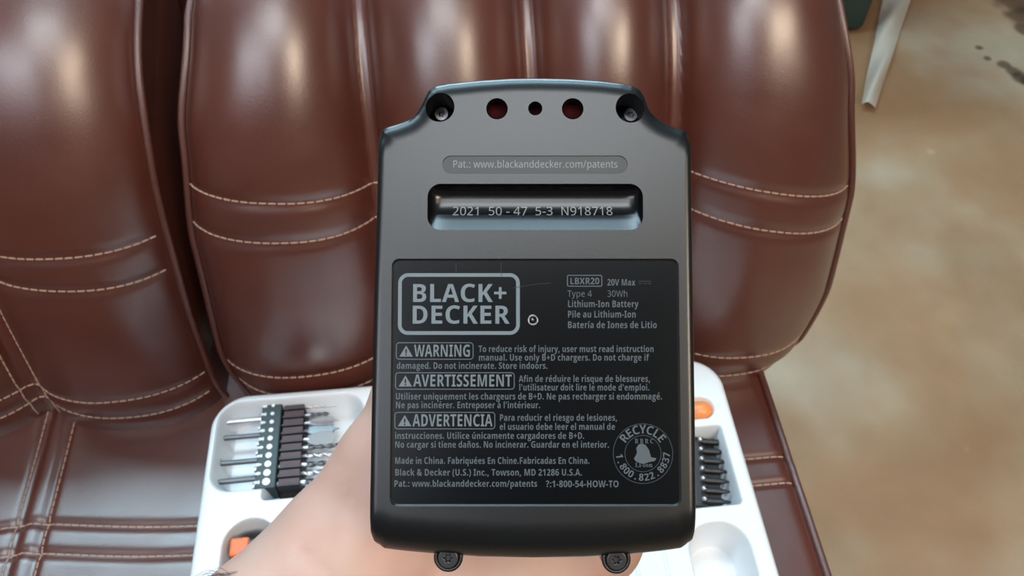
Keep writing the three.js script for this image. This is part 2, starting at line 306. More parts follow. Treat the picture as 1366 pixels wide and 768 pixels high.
// ---------------------------------------------------------------- the white tray
const TY = 0.065;                                      // top face above the seat
{
  const t = thing('tool_tray', 'white moulded plastic tool tray with recessed compartments lying on the sofa seat', 'tray', [0, SEAT, 0]);
  const x0 = -0.213, x1 = 0.2125, z0 = -0.373, z1 = -0.035, R = 0.030;
  const rr = (x, z, a, b, c, d, r) => { const dx = Math.max(a + r - x, x - (b - r), 0), dz = Math.max(c + r - z, z - (d - r), 0); const ins = Math.min(x - a, b - x, z - c, d - z); return dx > 0 && dz > 0 ? r - Math.hypot(dx, dz) : Math.min(ins, r + 9) };  // >0 inside
  const dent = (d, depth, w = 0.006) => -depth * smooth(0, w, d);
  const seg = (x, z, ax, az, bx, bz, r) => { const t2 = clamp(((x - ax) * (bx - ax) + (z - az) * (bz - az)) / ((bx - ax) ** 2 + (bz - az) ** 2 || 1)); return r - Math.hypot(x - lerp(ax, bx, t2), z - lerp(az, bz, t2)); };
  const h = (x, z) => {
    let y = TY;
    const e = rr(x, z, x0, x1, z0, z1, R);
    y -= 0.006 * (1 - Math.sqrt(clamp(1 - (1 - clamp(e / 0.006)) ** 2)));
    y += Math.min(
      dent(rr(x, z, -0.2085, -0.088, -0.3665, -0.2855, 0.018), 0.027, 0.010),          // drill bits
      dent(rr(x, z, -0.166, -0.132, -0.300, -0.2765, 0.004), 0.027, 0.004),
      dent(seg(x, z, -0.171, -0.243, -0.171, -0.10, 0.0200), 0.030, 0.003),            // handle
      dent(seg(x, z, 0.1, -0.3235, 0.1885, -0.3235, 0.0105), 0.016, 0.005),            // small tool
      dent(rr(x, z, 0.128, 0.2000, -0.307, -0.2385, 0.004), 0.026, 0.005),             // screwdriver bits
      dent(rr(x, z, 0.150, 0.1975, -0.2275, -0.09, 0.022), 0.034, 0.008),
      dent(rr(x, z, 0.1095, 0.1112, -0.226, -0.06, 0.0005), 0.0025, 0.0008), dent(rr(x, z, 0.1308, 0.1325, -0.226, -0.06, 0.0005), 0.0025, 0.0008),
      dent(rr(x, z, -0.075, 0.085, -0.335, -0.12, 0.03), 0.030, 0.012));
    return y;
  };
  const us = range(0, 1, 470), vs = range(0, 1, 370);
  const plan = (u, v) => { // keep the rounded corners: pull the grid in near the corners
    let z = lerp(z0, z1, v); const dz = Math.max(z0 + R - z, z - (z1 - R), 0), ins = dz > 0 ? R - Math.sqrt(Math.max(0, R * R - dz * dz)) : 0;
    return [lerp(x0 + ins, x1 - ins, u), z];
  };
  const face = grid(us, vs, (u, v) => { const [x, z] = plan(u, v); return [x, h(x, z), z, x, z]; }, true);
  const rim = []; for (const u of range(0, 1, 60)) rim.push(plan(u, 0)); for (const v of range(0, 1, 200)) rim.push(plan(1, v)); for (const u of range(0, 1, 60)) rim.push(plan(1 - u, 1)); for (const v of range(0, 1, 200)) rim.push(plan(0, 1 - v));
  const skirt = grid(range(0, rim.length - 1, rim.length - 1), [0, 1], (i, v) => { const [x, z] = rim[Math.round(i)]; return [x, v ? 0.001 : TY - 0.006, z]; }, false);
  mesh('tray_shell', merge([face, skirt]), M.whitePlastic, t);
}
// drill-bit holder: a block with ten holes and a slotted rack on its right
const HZ = range(-0.3625, -0.2945, 9);                  // the ten rows
const FL = SEAT + TY - 0.027;                           // floor of the compartment
{
  const t = thing('drill_bit_holder', 'dark green drill bit holder with ten white size dots in the tray', 'bit holder', [-0.157, FL, -0.328]);
  const X = (x) => x + 0.157, Z = (z) => z + 0.328;
  mesh('holder_block', rbox(0.0165, 0.021, 0.079, 0.0012, X(-0.1655), 0.0108, Z(-0.3285)), M.holder, t);
  mesh('rack_base', rbox(0.018, 0.008, 0.079, 0.001, X(-0.1475), 0.004, Z(-0.3245)), M.holderDark, t);
  HZ.forEach((z, i) => {
    const r = lerp(0.0013, 0.0030, i / 9);
    mesh('size_dot', new THREE.CylinderGeometry(r, r, 0.0008, 20).translate(X(-0.1645), 0.0215, Z(z)), M.print, t);
    mesh('size_mark', merge([0, 1, 2].map((k) => box(0.0011, 0.0004, lerp(0.0016, 0.0028, ((i * 7 + k * 3) % 5) / 4), X(-0.1728 + k * 0.0013), 0.0214, Z(z)))), M.print, t);
  });
  for (let i = 0; i <= 10; i++) mesh('rib', rbox(0.0180, 0.0155, 0.0018, 0.0005, X(-0.1475), 0.0135, Z(-0.3625 + (i - 0.5) * 0.00756)), M.holderDark, t);
  HZ.forEach((z) => mesh('slot_lining', rbox(0.0165, 0.0016, 0.0052, 0.0004, X(-0.1475), 0.0186, Z(z)), M.slotBrown, t));
}
const ORD = ['first', 'second', 'third', 'fourth', 'fifth', 'sixth', 'seventh', 'eighth', 'ninth', 'tenth'];
HZ.forEach((z, i) => {
  const twist = i < 2 || i > 4, r = lerp(0.0014, 0.0027, i / 9), left = { 1: -0.207, 3: -0.2085, 6: -0.2080, 8: -0.2060 }[i] ?? -0.1765, right = [-0.118, -0.124, -0.112, -0.110, -0.111, -0.114, -0.118, -0.122, -0.126, -0.128][i] + 0.004;
  const y = FL + 0.0142, kind = twist ? 'twist drill bit' : 'spade drill bit';
  const notch = i === 6;
  const t = thing('drill_bit', `silver ${kind} lying in the ${ORD[i]} slot from the back of the holder`, 'drill bit', [-0.157, y, z], 'drill bits in the holder');
  const a = left + 0.157, b = right + 0.157;
  mesh('shank', rod([a, 0, 0.0005 * (i % 3)], [0.022, 0, 0], a < -0.03 ? 0.0021 : r, r, 14).translate(0, 0, 0), a < -0.03 && i > 2 ? M.darkSteel : M.steel, t);
  if (notch) mesh('hook', merge([rod([a, 0, 0], [a + 0.004, 0, -0.0004], 0.0021, 0.0021, 12), rod([a + 0.003, 0, 0], [a + 0.003, 0.001, -0.0035], 0.0013)]), M.darkSteel, t);
  if (twist) {                                          // two-flute helix
    const pts = [], n = 90, L = b - 0.020, parts = [];
    parts.push(rod([0.020, 0, 0], [b - 0.002, 0, 0], r * 0.6, r * 0.5, 10), rod([b - 0.002, 0, 0], [b + 0.001, 0, 0], r * 0.8, 0.0001, 10));
    for (const ph of [0, Math.PI]) parts.push(new THREE.TubeGeometry(new THREE.CatmullRomCurve3(range(0, 1, n).map((u) => V(0.020 + u * L, Math.cos(ph + u * L / r * 0.9) * r * 0.55, Math.sin(ph + u * L / r * 0.9) * r * 0.55))), n, r * 0.5, 6));
    mesh('flutes', merge(parts), i % 2 ? M.darkSteel : M.steel, t);
  } else {                                              // flat blade with a point
    const s = new THREE.Shape(); const w = 0.0042 + 0.0006 * (i - 2);
    s.moveTo(0, -w * 0.35); s.quadraticCurveTo(0.006, -w, 0.012, -w); s.lineTo(0.020, -w); s.lineTo(0.0215, -0.001); s.lineTo(0.0255, 0); s.lineTo(0.0215, 0.001); s.lineTo(0.020, w); s.lineTo(0.012, w); s.quadraticCurveTo(0.006, w, 0, w * 0.35);
    const g = new THREE.ExtrudeGeometry(s, { depth: 0.001, bevelEnabled: true, bevelThickness: 0.0003, bevelSize: 0.0003, bevelSegments: 2 }).rotateX(-Math.PI / 2 + 0.25 * (i - 3)).translate(0.021, 0, 0);
    mesh('blade', g, i === 3 ? M.darkSteel : M.steel, t);
  }
});
// screwdriver bits in the right compartment
{
  const ang = -0.17, c = [0.1835, SEAT + TY - 0.0258, -0.2735];
  const t = thing('screwdriver_bit_holder', 'black strip holder for short screwdriver bits in the grey right compartment', 'bit holder', c);
  t.rotation.y = ang;
  mesh('strip', rbox(0.0105, 0.013, 0.060, 0.0012, -0.0065, 0.0065, 0), M.holderDark, t);
  mesh('foot', rbox(0.022, 0.004, 0.060, 0.0012, 0, 0.002, 0), M.holderDark, t);
  const proto = new THREE.Group();
  const shaft = mesh('hex_shank', new THREE.CylinderGeometry(0.0029, 0.0029, 0.013, 6).rotateZ(Math.PI / 2).translate(0.0065, 0, 0), M.blackSteel, proto);
  mesh('tip', rod([0.012, 0, 0], [0.019, 0, 0], 0.0024, 0.0009, 8), M.blackSteel, proto);
  mesh('socket_end', new THREE.SphereGeometry(0.0019, 16, 10).translate(-0.0018, 0.0036, 0), M.steel, proto);
  for (let i = 0; i < 7; i++) {
    const o = proto.clone(); o.name = numbered('screwdriver_bit');
    const z = -0.0255 + i * 0.0085;
    o.position.set(c[0] + Math.cos(ang) * -0.0035 + Math.sin(ang) * z, c[1] + 0.0135, c[2] - Math.sin(ang) * -0.0035 + Math.cos(ang) * z);
    o.rotation.y = ang;
    scene.add(tag(o, `short dark screwdriver bit, ${ORD[i]} from the back in the black strip holder`, 'screwdriver bit', 'screwdriver bits in the strip holder'));
  }
}
// orange-tipped tool and the black handle with an orange block
{
  const t = thing('small_tool', 'small tool with a rounded pale orange end in the slot of the white tray', 'tool', [0.17, SEAT + TY - 0.016, -0.3235]);
  mesh('grip', new THREE.LatheGeometry([[0, 0.024], [0.004, 0.0236], [0.0072, 0.0215], [0.0086, 0.017], [0.0086, 0.0155], [0.0086, 0.004], [0, 0.004]].map(([x, y]) => new THREE.Vector2(x, y)), 32).rotateZ(-Math.PI / 2).translate(0.004, 0.0088, 0), M.paleOrange, t);
  mesh('collar', new THREE.CylinderGeometry(0.0078, 0.0078, 0.010, 28).rotateZ(Math.PI / 2).translate(0.004, 0.0088, 0), M.blackPlastic, t);
  mesh('shaft', rod([-0.07, 0.0088, 0], [0.002, 0.0088, 0], 0.003), M.steel, t);
}
{
  const t = thing('screwdriver', 'black screwdriver handle with an orange block in the arched recess of the tray', 'tool', [-0.171, SEAT + TY - 0.030, -0.185]);
  mesh('grip', rbox(0.032, 0.026, 0.140, 0.0125, 0, 0.0132, -0.003, 6), M.blackPlastic, t);
  mesh('inlay', rbox(0.0140, 0.006, 0.014, 0.002, -0.0085, 0.0240, -0.0585), M.orange, t);
  mesh('inlay', rbox(0.012, 0.006, 0.05, 0.002, -0.003, 0.0240, 0.01), M.orange, t);
}

// ---------------------------------------------------------------- the battery pack
// local axes: x across, y up along the label, z out of the label face; pack() turns drafting units of the label face into metres
const TILT = THREE.MathUtils.degToRad(3.5), DEPTH = 0.1905;
const O = [(711 - 683) / F, -(427 - 384) / F];
const camM = camera.matrixWorld;
const batM = (() => {
  const yb = V(0, Math.cos(TILT), -Math.sin(TILT)), xb = V(1, 0, 0), zb = V(0, Math.sin(TILT), Math.cos(TILT));
  return new THREE.Matrix4().makeBasis(xb, yb, zb).setPosition(O[0] * DEPTH, O[1] * DEPTH, -DEPTH).premultiply(camM);
})();
const inv = batM.clone().invert().multiply(camM);
function pack(px, py, z = 0) {                          // where the sight line meets the plane at height z of the pack
  const o = V(0, 0, 0).applyMatrix4(inv), d = V((px - 683) / F, -(py - 384) / F, -1).transformDirection(inv), t = (z - o.z) / d.z;
  return [o.x + d.x * t, o.y + d.y * t];
}
const UNIT = 0.0001732;
const pk = new THREE.Group(); pk.name = numbered('battery_pack'); scene.add(pk);
pk.applyMatrix4(batM);
tag(pk, 'black rectangular power tool battery pack with printed label held upright in a hand', 'battery');
const LW = [520, 905, 345, 675];                         // the label's edges in drafting units
{
  const right = [[715, 100.5], [760, 101.5], [800, 104], [830, 107.5], [846, 111], [855, 116], [861, 124], [866, 138], [871, 147], [879, 155], [890, 162], [902, 167], [913, 170], [919, 173.5], [922, 179], [923.4, 191], [924, 260], [926, 400], [928.5, 550], [930, 690], [930, 712], [929, 724], [924.5, 733], [914, 739], [890, 742.5], [838, 748], [780, 751], [712, 752]];
  const left = [[640, 750.5], [577, 746.5], [530, 742], [508, 739], [500, 734.5], [495, 727], [492, 712], [492, 690], [494.5, 550], [498, 400], [501.5, 280], [503.5, 191], [504, 178], [507, 171], [514, 166.5], [530, 162], [544, 156.5], [553, 149], [560, 138], [565.5, 126], [571, 117], [580, 111], [600, 107.5], [640, 103.5], [680, 101]];
  const outline = [...right, ...left].map(([a, b]) => pack(a, b));
  const groups = [[], [], []];                             // top and shoulders, sides, bottom
  const key = [...right, ...left];
  const dense = [];
  for (let i = 0; i < key.length; i++) {
    const a = key[i], b = key[(i + 1) % key.length], my = (a[1] + b[1]) / 2, g = my < 182 ? 0 : my < 736 ? 1 : 2;
    groups[g].push([pack(...a), pack(...b)]); dense.push(pack(...a));
  }
  const dseg = (x, y, [a, b]) => { const vx = b[0] - a[0], vy = b[1] - a[1], t = clamp(((x - a[0]) * vx + (y - a[1]) * vy) / (vx * vx + vy * vy)); return Math.hypot(x - a[0] - vx * t, y - a[1] - vy * t); };
  const dist = (x, y, g) => { let d = 9; for (const s of groups[g]) { const e = dseg(x, y, s); if (e < d) d = e; } return d; };
  const fall = (d, w, r) => (d >= w ? 0 : r * (1 - Math.sqrt(Math.max(0, 1 - (1 - d / w) ** 2))));
  const headY = pack(715, 140)[1];
  const face = (x, y) => -fall(dist(x, y, 0), lerp(0.0050, 0.0042, smooth(headY - 0.003, headY + 0.002, y)), 0.0024) - fall(dist(x, y, 1), 0.0017, 0.0014) - fall(dist(x, y, 2), 0.0095, 0.0060);
  const yT = pack(715, 100.5)[1], yB = pack(712, 752)[1];
  const rowsV = [];
  for (const u of range(0, 1, 30)) rowsV.push(lerp(yB + 1e-5, yB + 0.012, u * u));
  for (const u of range(0, 1, 90).slice(1)) rowsV.push(lerp(yB + 0.012, yT - 0.017, u));
  for (const u of range(0, 1, 80).slice(1)) rowsV.push(lerp(yT - 0.017, yT - 1e-5, 1 - (1 - u) ** 1.6));
  const span = (y) => { let a = 9, b = -9; for (let i = 0; i < dense.length; i++) { const p = dense[i], q = dense[(i + 1) % dense.length]; if ((p[1] <= y) !== (q[1] <= y)) { const x = lerp(p[0], q[0], (y - p[1]) / (q[1] - p[1])); a = Math.min(a, x); b = Math.max(b, x); } } return [a, b]; };
  const us = range(0, 1, 150).map((u) => 0.5 - 0.5 * Math.cos(Math.PI * u)).map((u, i) => lerp(u, i / 150, 0.35));
  const BACK = -0.028, edgeL = [], edgeR = [];
  const front = grid(us, rowsV, (u, y) => { const [a, b] = span(y), x = lerp(a, b, u); return [x, y, face(x, y), x, y]; });
  const wallOf = (side) => grid(rowsV, [0, 1], (y, v) => { const x = span(y)[side]; return [x, y, v ? BACK : face(x, y), x, y]; }, side === 1);
  const cap = (k) => { const y = rowsV[k], [a, b] = span(y); return grid(us, [0, 1], (u, v) => { const x = lerp(a, b, u); return [x, y, v ? BACK : face(x, y), x, y]; }, k === 0); };
  const back = grid(us, rowsV, (u, y) => { const [a, b] = span(y), x = lerp(a, b, u); return [x, y, BACK, x, y]; }, true);
  let shell = mergeVertices(mergeGeometries([front, wallOf(0), wallOf(1), cap(0), cap(rowsV.length - 1), back].map((g) => { const r = g.clone(); r.deleteAttribute('normal'); return r; })), 1e-6);
  shell = toCreasedNormals(shell.scale(1e4, 1e4, 1e4), 0.75).scale(1e-4, 1e-4, 1e-4);   // its welding grid is 1 cm, so crease at a larger size
  // hollows cut into the shell: screw wells, indicator holes, serial slot, patent plate, label bed
  const hole = (px, py, r, deep) => { const [x, y] = pack(px, py), R = r * UNIT; const g = new THREE.LatheGeometry([[0, -deep], [R, -deep], [R, -0.0004], [R + 0.00035, 0.0001], [R + 0.00035, 0.003], [0, 0.003]].map(([a, b]) => new THREE.Vector2(a, b)), 40).rotateX(Math.PI / 2); return g.translate(x, y, 0); };
  function plate(x0, x1, y0, y1, r, deep, ch = 0.0003) {  // rounded rectangle cutter with sloped walls
    const [ax, ay] = pack(x0, y1), [bx, by] = pack(x1, y0);
    const s = new THREE.Shape(), R = r * UNIT; s.absarc(bx - R, by - R, R, 0, Math.PI / 2); s.absarc(ax + R, by - R, R, Math.PI / 2, Math.PI); s.absarc(ax + R, ay + R, R, Math.PI, Math.PI * 1.5); s.absarc(bx - R, ay + R, R, Math.PI * 1.5, Math.PI * 2);
    return new THREE.ExtrudeGeometry(s, { depth: deep + 0.003, bevelEnabled: false, curveSegments: 12 }).translate(0, 0, -deep);
  }
  const cut = [hole(586, 142.5, 19, 0.012), hole(841.5, 143.5, 19, 0.012), hole(663, 145, 13, 0.006), hole(764, 145, 13, 0.006), hole(714, 144.5, 8, 0.006), plate(570, 857.5, 245, 306.5, 18, 0.0072), plate(590, 837, 207.5, 231.5, 11.9, 0.0004), plate(...LW.slice(0, 2), LW[2], LW[3], 10, 0.00035)];
  const ev = new Evaluator(); ev.attributes = ['position', 'normal', 'uv']; ev.useGroups = false;
  let brush = new Brush(shell, M.blackPlastic); brush.updateMatrixWorld();
  for (const g of cut) { const c = new Brush(plain(g.index ? g.toNonIndexed() : g), M.blackPlastic); c.updateMatrixWorld(); brush = ev.evaluate(brush, c, SUBTRACTION); }
  mesh('case', brush.geometry, M.blackPlastic, pk);
  // rails of the slide mount on the far side
  for (const [a, b] of [[560, 620], [800, 860]]) { const [x0] = pack(a, 400), [x1] = pack(b, 400); mesh('slide_rail', rbox(x1 - x0, 0.070, 0.012, 0.0015, (x0 + x1) / 2, 0.004, BACK - 0.0055), M.blackPlastic, pk); }
  // inside the holes
  for (const [px, py, r] of [[663, 145, 13], [764, 145, 13], [714, 144.5, 8]]) { const [x, y] = pack(px, py, -0.004); mesh('indicator_window', new THREE.CylinderGeometry(r * UNIT * 1.02, r * UNIT * 1.02, 0.002, 32).rotateX(Math.PI / 2).translate(x, y, -0.0050), M.redLens, pk); }
  const starHead = (R) => { const s = new THREE.Shape(); for (let i = 0; i <= 48; i++) { const a = i / 48 * Math.PI * 2; i ? s.lineTo(R * Math.cos(a), R * Math.sin(a)) : s.moveTo(R, 0); } const hS = new THREE.Path(); for (let i = 0; i <= 60; i++) { const a = i / 60 * Math.PI * 2, q = R * (0.50 + 0.09 * Math.cos(6 * a)); i ? hS.lineTo(q * Math.cos(a), q * Math.sin(a)) : hS.moveTo(q, 0); } s.holes.push(hS); return merge([new THREE.ExtrudeGeometry(s, { depth: R * 0.4, bevelEnabled: true, bevelThickness: R * 0.16, bevelSize: R * 0.12, bevelSegments: 3, curveSegments: 24 }), new THREE.CylinderGeometry(R, R, R * 0.2, 32).rotateX(Math.PI / 2)]); };
  for (const [px, py] of [[588, 149], [843, 150]]) { const [x, y] = pack(px, py, -0.009); mesh('screw', starHead(0.0016).translate(x, y, -0.0116), M.darkSteel, pk); }
  // screw bosses at the lower edge
  for (const [px, py] of [[598, 743], [822, 745.5]]) {
    const [x, y] = pack(px, py, -0.0045);
    const boss = mesh('screw_boss', new THREE.CylinderGeometry(0.0033, 0.0036, 0.016, 40).rotateX(Math.PI / 2).translate(x, y, -0.0125), M.blackPlastic, pk);
    mesh('rim', new THREE.TorusGeometry(0.0029, 0.0005, 10, 40).translate(x, y, -0.0046), M.blackPlastic, boss);
    mesh('screw', starHead(0.0021).translate(x, y, -0.0046), M.blackSteel, boss);
  }
  { const [x, y] = pack(711, 427); const p = mesh('pin', merge([new THREE.TorusGeometry(0.00105, 0.00035, 10, 32).translate(x, y, -0.0002), new THREE.SphereGeometry(0.0005, 16, 10).translate(x - 0.0001, y + 0.0001, -0.0002)]), M.darkSteel, pk); p.userData.label = 'small steel pin in the label'; }

  // --- printed faces
  function faceGrid(x0, x1, y0, y1, nx, ny, f, r) {      // rounded-corner sheet with a height f(a, b), a and b from -1 to 1
    const [ax, ay] = pack(x0, y1), [bx, by] = pack(x1, y0), hw = (bx - ax) / 2, hh = (by - ay) / 2, cx = (ax + bx) / 2, cy = (ay + by) / 2, R = r * UNIT;
    const ease = (u) => Math.sin(u * Math.PI / 2) * 0.85 + u * 0.15, vs = range(-1, 1, ny).map(ease), uS = range(-1, 1, nx).map(ease);
    return grid(uS, vs, (a, b) => { const dy = Math.max(0, Math.abs(b * hh) - (hh - R)), ins = R - Math.sqrt(Math.max(0, R * R - dy * dy)); const x = a * (hw - ins), y = b * hh; return [cx + x, cy + y, f(x / hw, b, x, y), (x / hw + 1) / 2, (b + 1) / 2]; });
  }
  const S = 4;
  function board(x0, x1, y0, y1, bg, draw, s = S) {       // a canvas whose units are the drafting units of the label
    const [ax, ay] = pack(x0, y1), [bx, by] = pack(x1, y0);
    return canvasTexture(Math.round((x1 - x0) * s), Math.round((y1 - y0) * s), (c, w, h) => {
      c.fillStyle = bg; c.fillRect(0, 0, w, h);
      const m = (px, py) => { const [x, y] = pack(px, py); return [(x - ax) / (bx - ax) * w, (by - y) / (by - ay) * h]; };
      draw(c, m, s);
    });
  }
  const put = (c, m, s) => (text, xa, xb, base, size, weight = '', face2 = 'sans-serif') => {
    const [X, Y] = m(xa, base), [X2] = m(xb, base); c.font = `${weight} ${size * s}px ${face2}`; const w = c.measureText(text).width;
    c.save(); c.translate(X, Y); c.scale((X2 - X) / w, 1); c.fillText(text, 0, 0); if (weight === 'heavy') c.strokeText(text, 0, 0); c.restore();
  };
  const rr = (c, m, s, xa, xb, ya, yb, r, lw) => { const [a, b] = m(xa, ya), [d, e] = m(xb, yb); c.lineWidth = lw * s; c.beginPath(); c.roundRect(a, b, d - a, e - b, r * s); c.stroke(); };
  const labelMap = board(LW[0] + 2.4, LW[1] - 2.4, LW[2] + 2.4, LW[3] - 2.4, '#06090c', (c, m, s) => {
    const w = put(c, m, s), ink = '#646d71', dim = '#525a5e';
    c.fillStyle = c.strokeStyle = '#6c777c'; c.lineJoin = 'round';
    rr(c, m, s, 533.5, 691, 366.5, 444, 11, 5);
    for (const [txt, xa, xb, base] of [['BLACK+', 547.5, 677, 402.6], ['DECKER', 547, 680, 431.6]]) { c.lineWidth = 1.2 * s; w(txt, xa, xb, base, 34, 'bold'); }
    c.fillStyle = c.strokeStyle = dim;
    rr(c, m, s, 757, 803, 367, 381.5, 2, 1.3); w('LBXR20', 760, 800, 379, 12.2, 'bold'); w('20V Max', 810, 848, 380.5, 12, 'bold');
    c.globalAlpha = 0.55; { const [a, b] = m(852, 374.5); c.fillRect(a, b, 17 * s, 1 * s); for (let k = 0; k < 3; k++) c.fillRect(a + k * 6.2 * s, b + 3 * s, 4.4 * s, 1 * s); } c.globalAlpha = 1;
    w('Type 4', 757, 790, 395.5, 12); w('30Wh', 810, 838, 395.5, 12);
    w('Lithium-Ion Battery', 757, 852, 409.5, 12.5, 'bold'); w('Pile au Lithium-Ion', 757, 849, 423.5, 12.5, 'bold'); w('Batería de Iones de Litio', 757, 877, 437.5, 12.5, 'bold');
    for (const [txt, xb, ya, yb] of [['WARNING', 631, 457, 479], ['AVERTISSEMENT', 686, 497, 519], ['ADVERTENCIA', 660, 550, 572]]) {
      c.strokeStyle = dim; const x0b = ya < 490 ? 528.5 : ya < 540 ? 527.5 : 526.5; rr(c, m, s, x0b, xb, ya, yb, 4, 1.3);
      c.fillStyle = c.strokeStyle = ink; const [tx, ty] = m(x0b + 4, yb - 3.5); c.beginPath(); c.moveTo(tx, ty); c.lineTo(tx + 18 * s, ty); c.lineTo(tx + 9 * s, ty - 15 * s); c.closePath(); c.fill();
      c.fillStyle = '#06090c'; c.fillRect(tx + 8.1 * s, ty - 10 * s, 1.8 * s, 5.5 * s); c.fillRect(tx + 8.1 * s, ty - 3.4 * s, 1.8 * s, 1.8 * s);
      c.fillStyle = ink; c.lineWidth = 0.5 * s; w(txt, x0b + 23.5, xb - 3, yb - 3.6, 22.5, 'bold');
    }
    c.fillStyle = dim;
    const lines = [['To reduce risk of injury, user must read instruction', 638, 873, 469.5], ['manual. Use only B+D chargers. Do not charge if', 638, 866, 481], ['damaged. Do not incinerate. Store indoors.', 528.5, 731, 492],
      ['Afin de réduire le risque de blessures,', 692, 868, 509.5], ['l\'utilisateur doit lire le mode d\'emploi.', 692, 867, 521], ['Utiliser uniquement les chargeurs de B+D. Ne pas recharger si endommagé.', 527, 884, 533], ['Ne pas incinérer. Entreposer à l\'intérieur.', 527, 721, 544.5],
      ['Para reducir el riesgo de lesiones,', 666, 824, 561.5], ['el usuario debe leer el manual de', 666, 821, 573.5], ['instrucciones. Utilice únicamente cargadores de B+D.', 526, 780, 585.5], ['No cargar si tiene daños. No incinerar. Guardar en el interior.', 526, 813, 597.5],
      ['Made in China. Fabriquées En Chine.Fabricadas En China.', 526, 787, 619], ['Black & Decker (U.S.) Inc., Towson, MD 21286 U.S.A.', 526, 777, 634.5], ['Pat.: www.blackanddecker.com/patents', 525, 717, 649.5], ['?:1-800-54-HOW-TO', 728, 826, 650]];
    for (const [txt, xa, xb, base] of lines) w(txt, xa, xb, base, 12.2, 'bold');
    // recycling seal
    const [sx, sy] = m(858, 605);
    c.strokeStyle = '#3a4246'; c.lineWidth = 0.9 * s; for (const r of [39.5, 24]) { c.beginPath(); c.arc(sx, sy, r * s, 0, Math.PI * 2); c.stroke(); }
    c.fillStyle = dim;
    const ring = (txt, r, a0, a1, inward, size) => { c.font = `bold ${size * s}px sans-serif`; c.textAlign = 'center'; for (let i = 0; i < txt.length; i++) { const a = lerp(a0, a1, (i + 0.5) / txt.length); c.save(); c.translate(sx + Math.cos(a) * r * s, sy + Math.sin(a) * r * s); c.rotate(a + (inward ? -Math.PI / 2 : Math.PI / 2)); c.fillText(txt[i], 0, 0); c.restore(); } c.textAlign = 'left'; };
    ring('RECYCLE', 26.5, -Math.PI * 0.83, -Math.PI * 0.17, false, 16);
    ring('1.800.822.8837', 36, Math.PI * 1.0, Math.PI * -0.02, true, 13);
    w('R B R C', 847, 872, 591.5, 8.5, 'bold', 'serif'); w('Li-Ion', 847.5, 871, 623, 7.5, 'bold', 'serif');
    c.beginPath(); [[852, 593], [857, 591.5], [862, 594], [866, 600], [869, 610], [876, 611], [874, 615], [868, 616], [858, 619], [849, 616], [846, 612], [850, 604], [849, 598]].forEach(([a, b], i) => { const [x, y] = m(a, b); i ? c.lineTo(x, y) : c.moveTo(x, y); }); c.closePath(); c.fill();
    // fine scratches on the glossy plate
    c.strokeStyle = '#2b3236'; c.lineWidth = 0.8 * s; for (const L of [[[684, 384], [712, 379], [735, 377]], [[668, 350], [669, 368]], [[608, 350], [608.5, 362]]]) { c.beginPath(); L.forEach(([a, b], i) => { const [x, y] = m(a, b); i ? c.lineTo(x, y) : c.moveTo(x, y); }); c.stroke(); }
  });
  const lab = mesh('label', faceGrid(LW[0] + 2.4, LW[1] - 2.4, LW[2] + 2.4, LW[3] - 2.4, 40, 60, () => -0.00031, 8), phys({ map: labelMap, roughness: 0.22, specularIntensity: 0.33 }), pk);
  const rrPts = (e, r) => { const [ax, ay] = pack(LW[0] + e, LW[3] - e), [bx, by] = pack(LW[1] - e, LW[2] + e), R = r * UNIT, out = []; for (const [cx, cy, a0] of [[bx - R, by - R, 0], [ax + R, by - R, 1], [ax + R, ay + R, 2], [bx - R, ay + R, 3]]) for (const t of range(0, 1, 10)) { const a = (a0 + t) * Math.PI / 2; out.push([cx + R * Math.cos(a), cy + R * Math.sin(a)]); } out.push(out[0]); return out; };
  const r0 = rrPts(-0.2, 10.2), r1 = rrPts(2.6, 7.6);
  mesh('label_rim', grid(range(0, r0.length - 1, r0.length - 1), [0, 1], (k, v) => { const p = (v ? r1 : r0)[Math.round(k)]; return [p[0], p[1], v ? -0.00033 : 0.00004]; }, false), M.blackPlastic, pk);
  lab.userData.label = 'glossy black label with grey multilingual printing';
  const patMap = board(590, 837, 207, 232, '#0d0f11', (c, m, s) => { const w = put(c, m, s); c.fillStyle = '#6f7577'; w('Pat.: www.blackanddecker.com/patents', 603, 825, 223.5, 14.5); });
  mesh('patent_plate', faceGrid(590.5, 836.5, 208, 231, 20, 20, () => -0.00030, 11.5), phys({ map: patMap, roughness: 0.40 }), pk);
  const slotMap = board(570, 857.5, 245, 306.5, '#08090b', (c, m, s) => { const w = put(c, m, s); c.fillStyle = '#858c8f'; w('2021  50 - 47  5-3  N918718', 602, 820, 284.5, 17); });
  mesh('serial_slot', faceGrid(569.8, 857.7, 244.6, 306.9, 120, 60, (a, b) => {             // sloped lower wall, deep middle, steep upper wall
    const k = (b + 0.35) / 0.65, g = b < -0.35 ? 0.7 * (b + 1) / 0.65 : b < 0.3 ? 0.7 * (2 * k ** 3 - 3 * k * k + 1) + 0.7 * (k ** 3 - 2 * k * k + k) + (3 * k * k - 2 * k ** 3) : Math.sqrt(Math.max(0, 1 - (Math.max(0, b - 0.45) / 0.55) ** 2));
    return -0.0037 * g * Math.pow(Math.max(0, 1 - Math.abs(a) ** 18), 0.5);
  }, 18), phys({ map: slotMap, roughness: 0.25 }), pk);
}

